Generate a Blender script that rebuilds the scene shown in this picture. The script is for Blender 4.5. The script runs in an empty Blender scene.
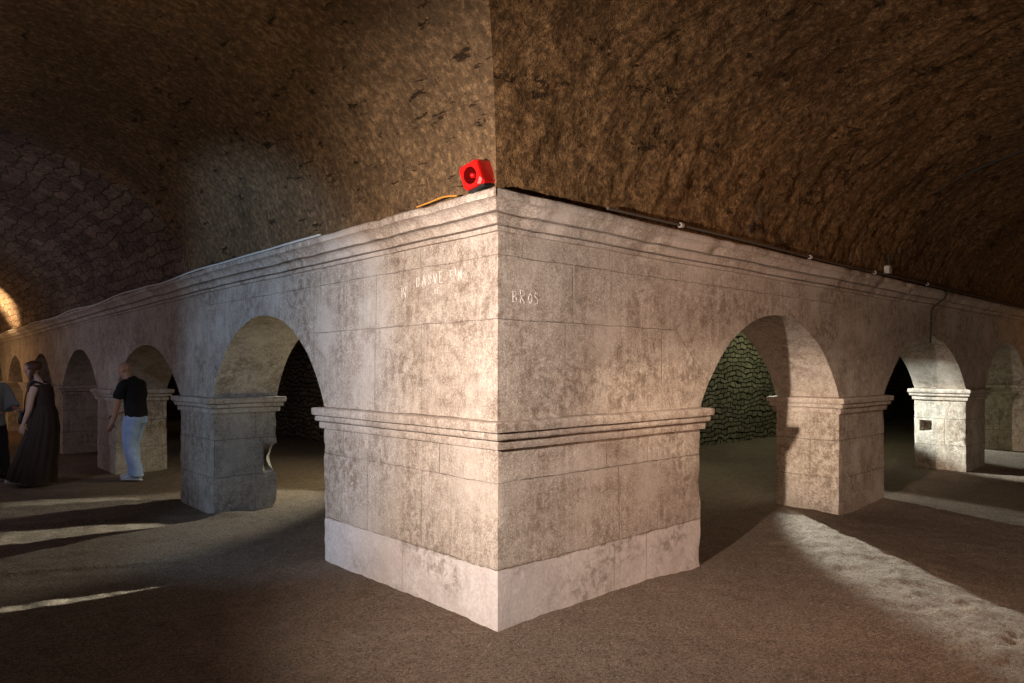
import bpy, bmesh, math, random
from mathutils import Vector, Matrix, noise, Quaternion
random.seed(7)
PI = math.pi
scene = bpy.context.scene
COL = scene.collection

# ------------------------------------------------------------------ helpers
def tag(o, label=None, cat=None, group=None, kind=None):
    if label: o['label'] = label
    if cat: o['category'] = cat
    if group: o['group'] = group
    if kind: o['kind'] = kind
    return o

def empty(name, loc=(0, 0, 0), rz=0.0):
    o = bpy.data.objects.new(name, None); COL.objects.link(o)
    o.location = loc; o.rotation_euler = (0, 0, rz); o.empty_display_size = 0.1
    return o

def build(name, bm, mat, parent=None, smooth=True, sharp=48):
    bmesh.ops.recalc_face_normals(bm, faces=bm.faces[:])
    me = bpy.data.meshes.new(name); bm.to_mesh(me); bm.free()
    if smooth:
        me.polygons.foreach_set('use_smooth', [True]*len(me.polygons))
        me.set_sharp_from_angle(angle=math.radians(sharp))
    o = bpy.data.objects.new(name, me); COL.objects.link(o)
    if mat: me.materials.append(mat)
    if parent: o.parent = parent
    return o

def frange(a, b, step):
    n = max(1, int(round((b-a)/step)))
    return [a+(b-a)*i/n for i in range(n+1)]

def nz(p, s, seed=0.0):
    return noise.noise(Vector((p[0]*s+seed, p[1]*s-seed*1.7, p[2]*s+seed*.6)))

def wear(v, amp=0.006):
    """weathered stone surface: same offset at the same place so neighbours stay joined"""
    p = Vector(v)
    d = noise.noise_vector(p*2.3)*amp + noise.noise_vector(p*11.0)*amp*.45
    return p+d

def grid(bm, rows):
    vs = [[bm.verts.new(p) for p in r] for r in rows]
    for i in range(len(vs)-1):
        for j in range(len(vs[0])-1):
            bm.faces.new((vs[i][j], vs[i][j+1], vs[i+1][j+1], vs[i+1][j]))
    return vs

def tube(bm, pts, r, n=8, cap=True):
    pts = [Vector(p) for p in pts]
    rings = []; up = Vector((0, 0, 1))
    for i, p in enumerate(pts):
        t = (pts[min(i+1, len(pts)-1)]-pts[max(i-1, 0)]).normalized()
        a = up.cross(t)
        if a.length < 1e-3: a = Vector((1, 0, 0)).cross(t)
        a.normalize(); b = t.cross(a)
        rr = r[i] if isinstance(r, (list, tuple)) else r
        rings.append([bm.verts.new(p+(a*math.cos(2*PI*k/n)+b*math.sin(2*PI*k/n))*rr) for k in range(n)])
    for i in range(len(rings)-1):
        for k in range(n):
            bm.faces.new((rings[i][k], rings[i][(k+1) % n], rings[i+1][(k+1) % n], rings[i+1][k]))
    if cap:
        bm.faces.new(rings[0]); bm.faces.new(rings[-1][::-1])

# ------------------------------------------------------------------ materials
def newmat(name):
    m = bpy.data.materials.new(name); m.use_nodes = True
    nt = m.node_tree; nt.nodes.clear()
    return m, nt
class N:
    def __init__(s, nt): s.nt = nt
    def n(s, t, **k):
        x = s.nt.nodes.new(t)
        for a, b in k.items(): setattr(x, a, b)
        return x
    def link(s, a, b): s.nt.links.new(a, b)
    def put(s, v, sock):
        if isinstance(v, bpy.types.NodeSocket): s.link(v, sock)
        elif v is not None: sock.default_value = v
    def math(s, op, a, b=None, c=None, clamp=False):
        x = s.n('ShaderNodeMath', operation=op); x.use_clamp = clamp
        s.put(a, x.inputs[0]); s.put(b, x.inputs[1]); s.put(c, x.inputs[2]); return x.outputs[0]
    def vmath(s, op, a, b=None, sc=None):
        x = s.n('ShaderNodeVectorMath', operation=op)
        s.put(a, x.inputs[0]); s.put(b, x.inputs[1])
        if sc is not None: s.put(sc, x.inputs[3])
        return x.outputs[1] if op in ('DOT_PRODUCT', 'LENGTH') else x.outputs[0]
    def noise(s, vec, scale, detail=4, rough=.55, dist=0):
        x = s.n('ShaderNodeTexNoise'); s.put(vec, x.inputs['Vector'])
        x.inputs['Scale'].default_value = scale; x.inputs['Detail'].default_value = detail
        x.inputs['Roughness'].default_value = rough; x.inputs['Distortion'].default_value = dist
        return x.outputs[0]
    def ramp(s, f, stops, interp='LINEAR'):
        x = s.n('ShaderNodeValToRGB'); s.put(f, x.inputs[0]); e = x.color_ramp
        e.interpolation = interp
        while len(e.elements) < len(stops): e.elements.new(.5)
        for el, (p, c) in zip(e.elements, stops):
            el.position = p; el.color = (c, c, c, 1) if isinstance(c, (int, float)) else (*c, 1)
        return x.outputs[0]
    def mix(s, f, a, b, mode='MIX'):
        x = s.n('ShaderNodeMix', data_type='RGBA', blend_type=mode)
        s.put(f, x.inputs[0])
        for v, k in ((a, 6), (b, 7)):
            if isinstance(v, tuple): v = (*v[:3], 1)
            s.put(v, x.inputs[k])
        return x.outputs[2]
    def pos(s): return s.n('ShaderNodeNewGeometry').outputs['Position']
    def maprange(s, v, a, b, c, d):
        x = s.n('ShaderNodeMapRange'); x.clamp = True; s.put(v, x.inputs[0])
        for i, q in enumerate((a, b, c, d)): x.inputs[i+1].default_value = q
        return x.outputs[0]
    def bump(s, h, strength, dist, normal=None):
        x = s.n('ShaderNodeBump'); x.inputs['Strength'].default_value = strength
        x.inputs['Distance'].default_value = dist
        s.put(h, x.inputs['Height']); s.put(normal, x.inputs['Normal']); return x.outputs[0]
    def out(s, color, rough=.9, normal=None, spec=.2, **kw):
        b = s.n('ShaderNodeBsdfPrincipled'); o = s.n('ShaderNodeOutputMaterial')
        if isinstance(color, tuple): color = (*color[:3], 1)
        s.put(color, b.inputs['Base Color']); s.put(rough, b.inputs['Roughness'])
        b.inputs['Specular IOR Level'].default_value = spec
        s.put(normal, b.inputs['Normal'])
        for k, v in kw.items(): b.inputs[k].default_value = v
        s.link(b.outputs[0], o.inputs[0])

# joint drawn as thin recessed lines between the blocks; u = x - y runs round the corner of the arcade
SEGS = [
    (-5.2, 2.36, 5.0, 2.36), (-2.6, 1.955, 1.93, 1.96), (-2.3, .925, 2.3, .925), (-2.3, .38, 2.3, .38),
    (.70, 1.96, .70, 2.36), (.22, 2.36, .22, 2.51), (1.09, 2.36, 1.09, 2.51), (2.0, 2.36, 2.0, 2.51), (.62, 1.32, .62, 1.96), (1.75, 1.32, 1.74, 1.95),
    (-.81, 1.32, -.81, 1.96), (-1.43, 1.32, -1.42, 1.96), (-1.41, 1.96, -1.40, 2.36), (-.83, 2.36, -.82, 2.51), (-1.9, 1.96, -1.9, 2.36),
    (-1.53, .38, -1.53, .925), (-.82, .38, -.81, .925), (-1.05, -.1, -1.05, .38), (-1.9, .925, -1.9, 1.135), (-.6, .925, -.6, 1.135),
    (1.21, .38, 1.20, .925), (1.56, .925, 1.55, 1.135), (1.06, .925, 1.06, 1.135), (1.15, -.1, 1.15, .38), (1.54, -.1, 1.54, .38),
    (1.93, 1.96, 2.40, 2.25), (1.94, 1.95, 2.40, 1.56), (3.10, 2.02, 2.98, 2.36), (4.25, 2.02, 4.40, 2.36), (4.75, 1.80, 5.25, 2.20), (5.25, 2.2, 5.75, 1.75), (5.75, 1.75, 6.2, 2.2),
    (-2.55, 1.95, -2.2, 1.72), (-2.55, 1.95, -2.95, 2.3), (-4.15, 2.0, -4.3, 2.3), (-4.6, 1.8, -5.0, 2.15),
]
def seg_group():
    g = bpy.data.node_groups.new('joint_line', 'ShaderNodeTree')
    for nm, ty in (('P', 'NodeSocketVector'), ('A', 'NodeSocketVector'), ('BA', 'NodeSocketVector'), ('D', 'NodeSocketFloat')):
        g.interface.new_socket(nm, in_out='INPUT', socket_type=ty)
    g.interface.new_socket('D', in_out='OUTPUT', socket_type='NodeSocketFloat')
    q = N(g); i = q.n('NodeGroupInput'); o = q.n('NodeGroupOutput')
    pp = q.vmath('ADD', i.outputs[0], q.vmath('SCALE', (1e-6, 0, 0), sc=i.outputs[3]))   # keeps the lines evaluated one after another
    pa = q.vmath('SUBTRACT', pp, i.outputs[1])
    h = q.math('DIVIDE', q.vmath('DOT_PRODUCT', pa, i.outputs[2]), q.vmath('DOT_PRODUCT', i.outputs[2], i.outputs[2]), clamp=True)
    l = q.vmath('LENGTH', q.vmath('SUBTRACT', pa, q.vmath('SCALE', i.outputs[2], sc=h)))
    q.link(q.math('MINIMUM', l, i.outputs[3]), o.inputs[0])
    return g
SEG = seg_group()

def stone(name, tint=(1, 1, 1), joints=False, rubble=False, plinth=False, bumpy=.5, dirt=.5, blocks=False):
    m, nt = newmat(name); q = N(nt); P = q.pos()
    sx = q.n('ShaderNodeSeparateXYZ'); q.link(P, sx.inputs[0])
    X, Y, Z = sx.outputs
    # broad weather patches, mottling, vertical run-off streaks
    big = q.noise(P, 1.1, 5, .62, .4)
    mid = q.noise(P, 5.5, 6, .68, .6)
    fine = q.noise(P, 38, 5, .7)
    grit = q.noise(P, 170, 2, .6)
    st = q.n('ShaderNodeMapping'); q.link(P, st.inputs[0]); st.inputs['Scale'].default_value = (16, 16, 1.1)
    streak = q.noise(st.outputs[0], 1.6, 4, .65)
    mot = q.noise(P, 13, 6, .74, .3)
    c = q.ramp(q.math('ADD', q.math('MULTIPLY', mid, .5), q.math('MULTIPLY', mot, .5)), [(.36, (.20, .155, .125)), (.44, (.36, .30, .25)), (.51, (.53, .47, .41)), (.60, (.70, .64, .58))])
    c = q.mix(q.ramp(big, [(.42, 0.0), (.66, .55)]), c, (.56, .52, .49))
    c = q.mix(q.maprange(q.math('MULTIPLY', q.ramp(big, [(.30, 1.0), (.52, 0.0)]), q.ramp(fine, [(.35, 1.0), (.65, .25)])), 0, 1, 0, dirt), c, (.15, .115, .09))
    c = q.mix(q.maprange(fine, .35, .65, .55, 0), c, (.22, .175, .14))
    c = q.mix(q.maprange(streak, .5, .72, 0, .40), c, (.72, .67, .62))
    c = q.mix(q.maprange(streak, .30, .45, .30, 0), c, (.24, .19, .155))
    c = q.mix(q.maprange(grit, .36, .55, .6, 0), c, (.15, .11, .09))
    c = q.mix(q.maprange(q.noise(P, 70, 4, .75), .5, .66, 0, .55), c, (.80, .74, .68))
    if plinth:      # paler, cooler renewed bottom course
        w = q.math('ADD', q.math('MULTIPLY', q.math('SUBTRACT', mid, .5), .10), Z)
        k = q.math('LESS_THAN', w, .375)
        pc = q.mix(q.maprange(mid, .35, .65, 0, 1), (.62, .58, .58), (.76, .73, .74))
        pc = q.mix(q.maprange(fine, .35, .6, .35, 0), pc, (.33, .28, .25))
        c = q.mix(q.math('MULTIPLY', k, .9), c, pc)
    b2 = q.noise(P, 1.7, 3, .5)
    c = q.mix(q.maprange(q.math('MULTIPLY', q.maprange(b2, .50, .62, 0, 1), q.maprange(mot, .40, .54, 1, 0)), 0, 1, 0, .6), c, (.17, .13, .105))
    c = q.mix(q.maprange(b2, .34, .46, .45, 0), c, (.62, .57, .53))
    hgt = q.math('ADD', q.math('ADD', q.math('MULTIPLY', mid, .3), q.math('MULTIPLY', mot, .35)), q.math('ADD', q.math('MULTIPLY', fine, .35), q.math('MULTIPLY', grit, .12)))
    if rubble or blocks:
        u = q.math('SUBTRACT', X, Y)
        cv = q.n('ShaderNodeCombineXYZ'); q.link(u, cv.inputs[0]); q.link(Z, cv.inputs[1])
        dv = q.vmath('ADD', cv.outputs[0], q.vmath('SCALE', q.vmath('SUBTRACT', q.n('ShaderNodeTexNoise').outputs[1], (.5, .5, .5)), sc=.0))
        dn = q.n('ShaderNodeTexNoise'); q.link(P, dn.inputs['Vector']); dn.inputs['Scale'].default_value = 2.5
        dv = q.vmath('ADD', cv.outputs[0], q.vmath('SCALE', q.vmath('SUBTRACT', dn.outputs[1], (.5, .5, .5)), sc=.30 if rubble else .03))
        br = q.n('ShaderNodeTexBrick'); q.link(dv, br.inputs['Vector'])
        br.inputs['Scale'].default_value = 1.0
        br.inputs['Brick Width'].default_value = .24 if rubble else .95
        br.inputs['Row Height'].default_value = .11 if rubble else .42
        br.inputs['Mortar Size'].default_value = .018 if rubble else .006
        br.inputs['Mortar Smooth'].default_value = .6 if rubble else .3
        br.inputs['Color1'].default_value = (.75, .75, .75, 1); br.inputs['Color2'].default_value = (1.15, 1.1, 1.05, 1)
        c = q.mix(1.0 if rubble else .25, c, br.outputs['Color'], 'MULTIPLY')
        gk = q.math('MULTIPLY', br.outputs['Fac'], q.maprange(mid, .42, .64, .0, .28) if rubble else q.maprange(mid, .4, .6, .0, .45))
        c = q.mix(gk, c, (.09, .07, .055))
        hgt = q.math('SUBTRACT', hgt, q.math('MULTIPLY', br.outputs['Fac'], 1.2 if rubble else .5))
    if joints:
        u = q.math('SUBTRACT', X, Y)
        cv = q.n('ShaderNodeCombineXYZ'); q.link(u, cv.inputs[0]); q.link(Z, cv.inputs[1])
        dn = q.n('ShaderNodeTexNoise'); q.link(P, dn.inputs['Vector']); dn.inputs['Scale'].default_value = 6
        ds = q.vmath('MULTIPLY', q.vmath('SUBTRACT', dn.outputs[1], (.5, .5, .5)), (.022, .022, 0))
        pv = q.vmath('ADD', cv.outputs[0], ds)
        d = 9.0
        for (a, b, e, f) in SEGS:
            gn = q.n('ShaderNodeGroup'); gn.node_tree = SEG
            q.link(pv, gn.inputs[0]); gn.inputs[1].default_value = (a, b, 0); gn.inputs[2].default_value = (e-a, f-b, 0)
            q.put(d, gn.inputs[3]); d = gn.outputs[0]
        wid = q.maprange(q.noise(P, 3, 3), .35, .65, .002, .006)
        jm = q.math('SUBTRACT', 1.0, q.math('DIVIDE', d, wid, clamp=True))
        # chipped arrises make the joint wider here and there
        soft = q.math('MULTIPLY', q.maprange(d, .0, .022, 1, 0), q.maprange(fine, .52, .66, 0, .8))
        jj = q.math('MAXIMUM', q.math('MULTIPLY', jm, q.maprange(mid, .38, .6, .25, .85)), q.math('MULTIPLY', soft, .45))
        c = q.mix(jj, c, (.075, .052, .038))
        hgt = q.math('SUBTRACT', hgt, q.math('MULTIPLY', jj, .9))
    c = q.mix(1.0, c, tint, 'MULTIPLY')
    q.out(c, .92, q.bump(hgt, bumpy, .02), .12)
    return m

def vault_mat(name, a, b, dark, pit_dir, bumpy, pits=.5, courses=False):
    m, nt = newmat(name); q = N(nt); P = q.pos()
    mp = q.n('ShaderNodeMapping'); q.link(P, mp.inputs[0]); mp.inputs['Scale'].default_value = pit_dir
    big = q.noise(P, .8, 5, .6, .5); mid = q.noise(P, 4.5, 7, .68, .5); fine = q.noise(P, 22, 6, .72); grit = q.noise(P, 110, 3, .6)
    pit = q.noise(mp.outputs[0], 1.0, 7, .76, .15)
    c = q.mix(q.maprange(mid, .32, .66, 0, 1), b, a)
    c = q.mix(q.maprange(big, .38, .62, .55, 0), c, dark)
    c = q.mix(q.maprange(fine, .38, .58, .75, 0), c, dark)
    c = q.mix(q.maprange(q.noise(P, 11, 5, .75), .36, .50, .42, 0), c, dark)
    c = q.mix(q.maprange(fine, .55, .68, 0, .35), c, tuple(min(1, v*1.7) for v in a))
    c = q.mix(q.maprange(grit, .4, .55, .5, 0), c, dark)
    pm = q.maprange(pit, .355, .40, pits, 0)
    c = q.mix(pm, c, (.03, .02, .012))
    pale = q.maprange(q.noise(P, 1.9, 5, .7), .66, .78, 0, .3)
    c = q.mix(pale, c, (.5, .44, .36))
    h = q.math('ADD', q.math('MULTIPLY', mid, .6), q.math('ADD', q.math('MULTIPLY', fine, .4), q.math('MULTIPLY', grit, .1)))
    h = q.math('SUBTRACT', h, q.math('MULTIPLY', pm, .7))
    if courses:
        sx = q.n('ShaderNodeSeparateXYZ'); q.link(P, sx.inputs[0])
        cv = q.n('ShaderNodeCombineXYZ'); q.link(sx.outputs[1], cv.inputs[0])
        q.link(q.math('SUBTRACT', sx.outputs[2], q.math('MULTIPLY', sx.outputs[0], .6)), cv.inputs[1])
        dn = q.n('ShaderNodeTexNoise'); q.link(P, dn.inputs['Vector']); dn.inputs['Scale'].default_value = 3
        dv = q.vmath('ADD', cv.outputs[0], q.vmath('SCALE', q.vmath('SUBTRACT', dn.outputs[1], (.5, .5, .5)), sc=.20))
        br = q.n('ShaderNodeTexBrick'); q.link(dv, br.inputs['Vector']); br.inputs['Scale'].default_value = 1
        br.inputs['Brick Width'].default_value = .38; br.inputs['Row Height'].default_value = .15
        br.inputs['Mortar Size'].default_value = .014; br.inputs['Mortar Smooth'].default_value = .9
        br.inputs['Color1'].default_value = (.5, .5, .5, 1); br.inputs['Color2'].default_value = (1.7, 1.6, 1.5, 1)
        c = q.mix(q.math('MULTIPLY', br.outputs['Fac'], q.maprange(mid, .42, .66, .0, .2)), c, (.03, .02, .015))
        c = q.mix(.5, c, br.outputs['Color'], 'MULTIPLY')
        h = q.math('SUBTRACT', h, q.math('MULTIPLY', br.outputs['Fac'], .25))
    q.out(c, .95, q.bump(h, bumpy, .05), .08)
    return m

def earth_mat():
    m, nt = newmat('earth_floor'); q = N(nt); P = q.pos()
    big = q.noise(P, .9, 5, .6); mid = q.noise(P, 6, 6, .65); fine = q.noise(P, 45, 5, .75); grit = q.noise(P, 150, 2, .6)
    c = q.mix(q.maprange(mid, .33, .66, 0, 1), (.19, .135, .10), (.285, .21, .16))
    c = q.mix(q.maprange(big, .4, .65, 0, .4), c, (.33, .27, .21))
    c = q.mix(q.maprange(fine, .40, .56, .75, 0), c, (.085, .058, .042))
    peb = q.noise(P, 75, 2, .5)
    c = q.mix(q.maprange(peb, .60, .68, 0, .7), c, (.42, .34, .27))
    c = q.mix(q.maprange(grit, .62, .70, 0, .8), c, (.55, .47, .38))
    c = q.mix(q.maprange(grit, .32, .42, .6, 0), c, (.08, .055, .04))
    h = q.math('ADD', q.math('MULTIPLY', mid, .5), q.math('ADD', q.math('MULTIPLY', fine, .55), q.math('MULTIPLY', grit, .35)))
    q.out(c, .95, q.bump(h, 1.0, .04), .1)
    return m

def plain(name, color, rough=.6, nscale=30, nstr=.15, var=.25, spec=.3, **kw):
    m, nt = newmat(name); q = N(nt); P = q.pos()
    f = q.noise(P, nscale, 4, .6)
    c = q.mix(q.maprange(f, .3, .7, var, 0), color, tuple(x*.5 for x in color))
    q.out(c, rough, q.bump(f, nstr, .01), spec, **kw)
    return m

M = dict(
    pier=stone('weathered_limestone', (1.0, .97, .94), joints=True, plinth=True, bumpy=.55),
    wall=stone('plastered_limestone', (1.0, .97, .94), joints=True, bumpy=.5, dirt=.35),
    side=stone('side_pier_limestone', (.95, .92, .88), blocks=True, bumpy=.6),
    mould=stone('moulded_limestone', (1.02, .98, .95), bumpy=.4, dirt=.3),
    rubble=stone('rubble_masonry', (.42, .40, .32), rubble=True, bumpy=.9),
    vault_r=vault_mat('rough_brown_render', (.37, .215, .10), (.215, .12, .052), (.05, .028, .013), (3, 5, 5), 1.0, .7),
    vault_l=vault_mat('brown_render_with_slits', (.35, .22, .115), (.22, .14, .076), (.07, .045, .026), (9, 2.6, 12), .8, .85),
    vault_far=vault_mat('coursed_vault_stone', (.33, .25, .20), (.22, .165, .13), (.09, .065, .05), (3, 3, 5), .9, .5, courses=True),
    earth=earth_mat(),
    red=plain('red_plastic', (.72, .012, .010), .3, 60, .02, .1, .5),
    redin=plain('shaded_red_plastic', (.16, .003, .003), .4, 60, .02, .1, .5),  # same red case, darkened to paint the shade inside the horn
    black=plain('black_plastic', (.015, .015, .016), .5),
    cable=plain('cable_grey', (.68, .67, .65), .6),
    dcable=plain('dark_cable', (.03, .025, .02), .6),
    conduit=plain('grey_conduit', (.10, .075, .055), .7),
    box=plain('grey_box_plastic', (.38, .35, .31), .6),
    orange=plain('orange_cable', (.75, .33, .06), .5),
    chalk=plain('pale_scratch', (.80, .74, .69), .95, 90, .2, .3, .05),
)

# ------------------------------------------------------------------ dimensions (metres)
T = .735          # thickness of the arcade
W = 4.05          # width of each gallery
ZI = 1.32         # springing of the arches, top of the imposts
ZS = 2.71         # springing of the vaults, top of the cornice
RISE = 1.33
FAR = 33.0
# arches: (start, end, crown height) along each wing, measured from the corner
ARCH_R = [(2.29, 5.08, 2.165), (6.403, 9.795, 2.11), (10.85, 13.75, 2.12), (14.8, 17.7, 2.1), (18.75, 21.65, 2.1), (22.7, 25.6, 2.1)]
ARCH_L = [(2.225, 4.76, 2.165), (5.845, 8.75, 1.97), (9.85, 12.45, 1.98), (13.45, 15.8, 1.96), (16.75, 18.9, 1.96), (19.75, 21.9, 1.96), (22.75, 24.9, 1.96), (25.75, 27.9, 1.96)]
def arc_z(u, arches):
    for a, b, h in arches:
        if a < u < b:
            c = (a+b)/2; w = (b-a)/2; r = h-ZI; R = (w*w+r*r)/(2*r)
            return h-R+math.sqrt(max(0, R*R-(u-c)**2))
    return ZI

def sag(y): return -min(.20, .0155*max(0.0, y-5.0))      # the left cornice and vault run down a little
# ------------------------------------------------------------------ arcade walls above the piers
def usamples(u0, arches):
    us = []
    edges = [u0]+[e for a in arches for e in a[:2]]+[FAR]
    for i in range(len(edges)-1):
        a, b = edges[i], edges[i+1]
        step = .07 if a < 7 else (.12 if a < 14 else .3)
        us += frange(a, b, step)[:-1]
        if i % 2 == 1:   # steep springing needs closer samples
            us += [a+.015, a+.035, b-.035, b-.015]
    return sorted(set(us+[FAR]))

def wall(name, arches, u0, mapf, mat):
    us = usamples(u0, arches); nr = 18
    zt = ZS+.03
    bm = bmesh.new()
    def P(u, d, z): return wear(mapf(u, d, z), .007 if z < zt-.01 else .0)
    def rows(d): return [[P(u, d, arc_z(u, arches)+(zt-arc_z(u, arches))*j/nr) for u in us] for j in range(nr+1)]
    grid(bm, rows(0)); grid(bm, rows(T))
    ds = [T*k/8 for k in range(9)]
    grid(bm, [[P(u, d, arc_z(u, arches)) for u in us] for d in ds])
    grid(bm, [[P(u, d, zt) for u in us] for d in ds])
    for u in (us[0], us[-1]):
        grid(bm, [[P(u, d, ZI+(zt-ZI)*j/nr) for d in ds] for j in range(nr+1)])
    bmesh.ops.remove_doubles(bm, verts=bm.verts[:], dist=.0005)
    return tag(build(name, bm, mat), kind='structure')
mapR = lambda u, d, z: (u, d, z)
mapL = lambda u, d, z: (d, u, z)
wall_right = wall('wall_right', ARCH_R, 0.0, mapR, M['wall'])
wall_left = wall('wall_left', ARCH_L, T, mapL, M['wall'])

# ------------------------------------------------------------------ piers with their impost mouldings
def outline(poly, p, step):
    """axis-aligned polygon (counter-clockwise) pushed out by p and resampled; returns (point, outward normal)"""
    n = len(poly); cor = []
    for i in range(n):
        a = Vector(poly[i-1]); b = Vector(poly[i]); c = Vector(poly[(i+1) % n])
        e1 = (b-a).normalized(); e2 = (c-b).normalized()
        n1 = Vector((e1.y, -e1.x)); n2 = Vector((e2.y, -e2.x))
        cor.append((b+(n1+n2)*p, (n1+n2).normalized()))
    out = []
    for i in range(n):
        a = Vector(poly[i]); b = Vector(poly[(i+1) % n])
        k = max(1, int(round((b-a).length/step)))
        e = (b-a).normalized(); nn = Vector((e.y, -e.x))
        for j in range(k):
            t = j/k
            out.append((cor[i][0].lerp(cor[(i+1) % n][0], t), cor[i][1] if j == 0 else nn))
    return out

def stack(bm, poly, prof, step, amp, chip=None, corner_chip=0.0):
    rings = []
    for z, p in prof:
        r = []
        for (q, nn) in outline(poly, p, step):
            v = Vector((q.x, q.y, z)); d = 0.0
            if abs(nn.x*nn.y) > .1 and corner_chip:
                d -= corner_chip*max(0, .35+nz((q.x, q.y, z), 9, 3)*1.6)
            if chip: d -= chip(v)
            v = v+Vector((nn.x, nn.y, 0))*d
            r.append(bm.verts.new(wear(v, amp)))
        rings.append(r)
    n = len(rings[0])
    for i in range(len(rings)-1):
        for k in range(n):
            bm.faces.new((rings[i][k], rings[i][(k+1) % n], rings[i+1][(k+1) % n], rings[i+1][k]))
    bm.faces.new(rings[-1]); bm.faces.new(rings[0][::-1])

def impost_profile(dz=0.0):
    pr = [(1.132, 0), (1.133, -.010), (1.138, -.010), (1.139, .026), (1.150, .030), (1.185, .031), (1.192, .030), (1.193, .008), (1.199, .008), (1.200, .052), (1.208, .060), (1.222, .062), (1.244, .060), (1.246, .030), (1.2515, .030),
          (1.2525, .080), (1.262, .084), (1.285, .086), (1.305, .086), (1.3135, .078), (1.318, .0)]
    return [(z+dz, p) for z, p in pr]

def pier(poly, label, mat=None, group=None, step=.06, chip=None, top=1.318, shaft_mat=None, cat='pillar', amp=.007):
    xs = [p[0] for p in poly]; ys = [p[1] for p in poly]
    o = Vector(((min(xs)+max(xs))/2, (min(ys)+max(ys))/2, 0))
    root = empty('stone_pier', o); tag(root, label, cat, group)
    lp = [(x, y) for x, y in poly]
    bm = bmesh.new()
    stack(bm, lp, [(z, 0) for z in frange(-.12, 1.135, step)], step, amp, chip, .010)
    bmesh.ops.translate(bm, verts=bm.verts[:], vec=-o)
    build('shaft', bm, shaft_mat or M['side'], root)
    bm = bmesh.new()
    stack(bm, lp, impost_profile(), step, amp*.5, None, .010)
    bmesh.ops.translate(bm, verts=bm.verts[:], vec=-o)
    build('impost', bm, M['mould'], root)
    return root

corner = pier([(0, 0), (2.29, 0), (2.29, T), (T, T), (T, 2.225), (0, 2.225)],
              'massive pale stone pier at the corner where the two arcades meet', step=.05, shaft_mat=M['pier'], amp=.006)
corner.name = 'corner_pier'

def bite(v):            # broken inner arris of the first pier on the left
    d = 0
    if v.x > T-.14 and v.y < 5.2:
        d += .10*max(0, 1-abs(v.z-.60)/.17)**.5 if abs(v.z-.60) < .17 else 0
        d += .03*max(0, nz(v, 6, 8)+.1)
    return d
def hole(v):            # square putlog hole in the reveal of the second pier on the right
    if abs(v.z-.73) < .075 and abs(v.y-.575) < .07 and v.x < 9.9: return -.0+.16
    return 0
R = [('pier right of the first right-hand arch, its reveal lit warm beige', 5.08, 6.403, None, .05),
     ('right-hand pier whose reveal is lit bright white, with a small square hole', 9.795, 10.85, hole, .025),
     ('dim coursed stone pier at the right edge of the picture behind the third right arch', 13.75, 14.8, None, .07)]
for lab, a, b, ch, st in R:
    pier([(a, 0), (b, 0), (b, T), (a, T)], lab, chip=ch, step=st, group='piers of the right arcade')
L = [('stone pier left of the nearest left arch, grey-blue front and broken brown reveal', 4.76, 5.845, bite, .04),
     ('stone pier just left of the man in the black t-shirt', 8.75, 9.85, None, .06),
     ('distant narrow pier right of the woman in the long dark dress', 12.45, 13.45, None, .08),
     ('warmly lit distant pier beyond the woman, second after the one beside her', 15.8, 16.75, None, .1),
     ('warmly lit distant pier near the left edge of the picture', 18.9, 19.75, None, .1),
     ('small far pier at the extreme left edge of the picture', 21.9, 22.75, None, .1)]
for lab, a, b, ch, st in L:
    pier([(0, a), (T, a), (T, b), (0, b)], lab, chip=ch, step=st, group='piers of the left arcade')

# ------------------------------------------------------------------ cornice under the vault
CP = [(2.496, 0), (2.497, -.012), (2.503, -.012), (2.504, .030), (2.512, .033), (2.532, .033), (2.533, .006), (2.5395, .006), (2.5405, .056), (2.550, .058), (2.564, .060), (2.580, .068), (2.591, .086), (2.594, .096), (2.595, .070), (2.601, .070), (2.602, .122),
      (2.612, .126), (2.632, .135), (2.650, .158), (2.662, .180), (2.6625, .196), (2.680, .200), (2.705, .200), (2.715, .190), (2.725, .0)]
def cornice(name, right):
    bm = bmesh.new()
    us = [0.0]+frange(0, 9, .06)[1:]+frange(9, FAR, .3)[1:]
    rows = []
    for z, p in CP:
        r = []
        for u in us:
            uu = u if u > 0 else -p
            q = (uu, -p, z) if right else (-p, uu, z)
            v = Vector(q)
            c = max(0, nz(v, 4.5, 2)-.12)*.05*min(1, p*12)
            if not right and u > 5.3: c += .03*min(1, p*8)*(.5+nz(v, 3, 5))
            v += Vector((0, c, 0)) if right else Vector((c, 0, 0))
            if not right: v.z += sag(u)
            if u > .3: v.z += nz((u, 0 if right else 9, 0), .6, 1)*.008
            r.append(wear(v, .0032))
        rows.append(r)
    grid(bm, rows)
    return tag(build(name, bm, M['mould']), kind='structure')
cornice('trim_1', True); cornice('trim_2', False)

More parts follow.
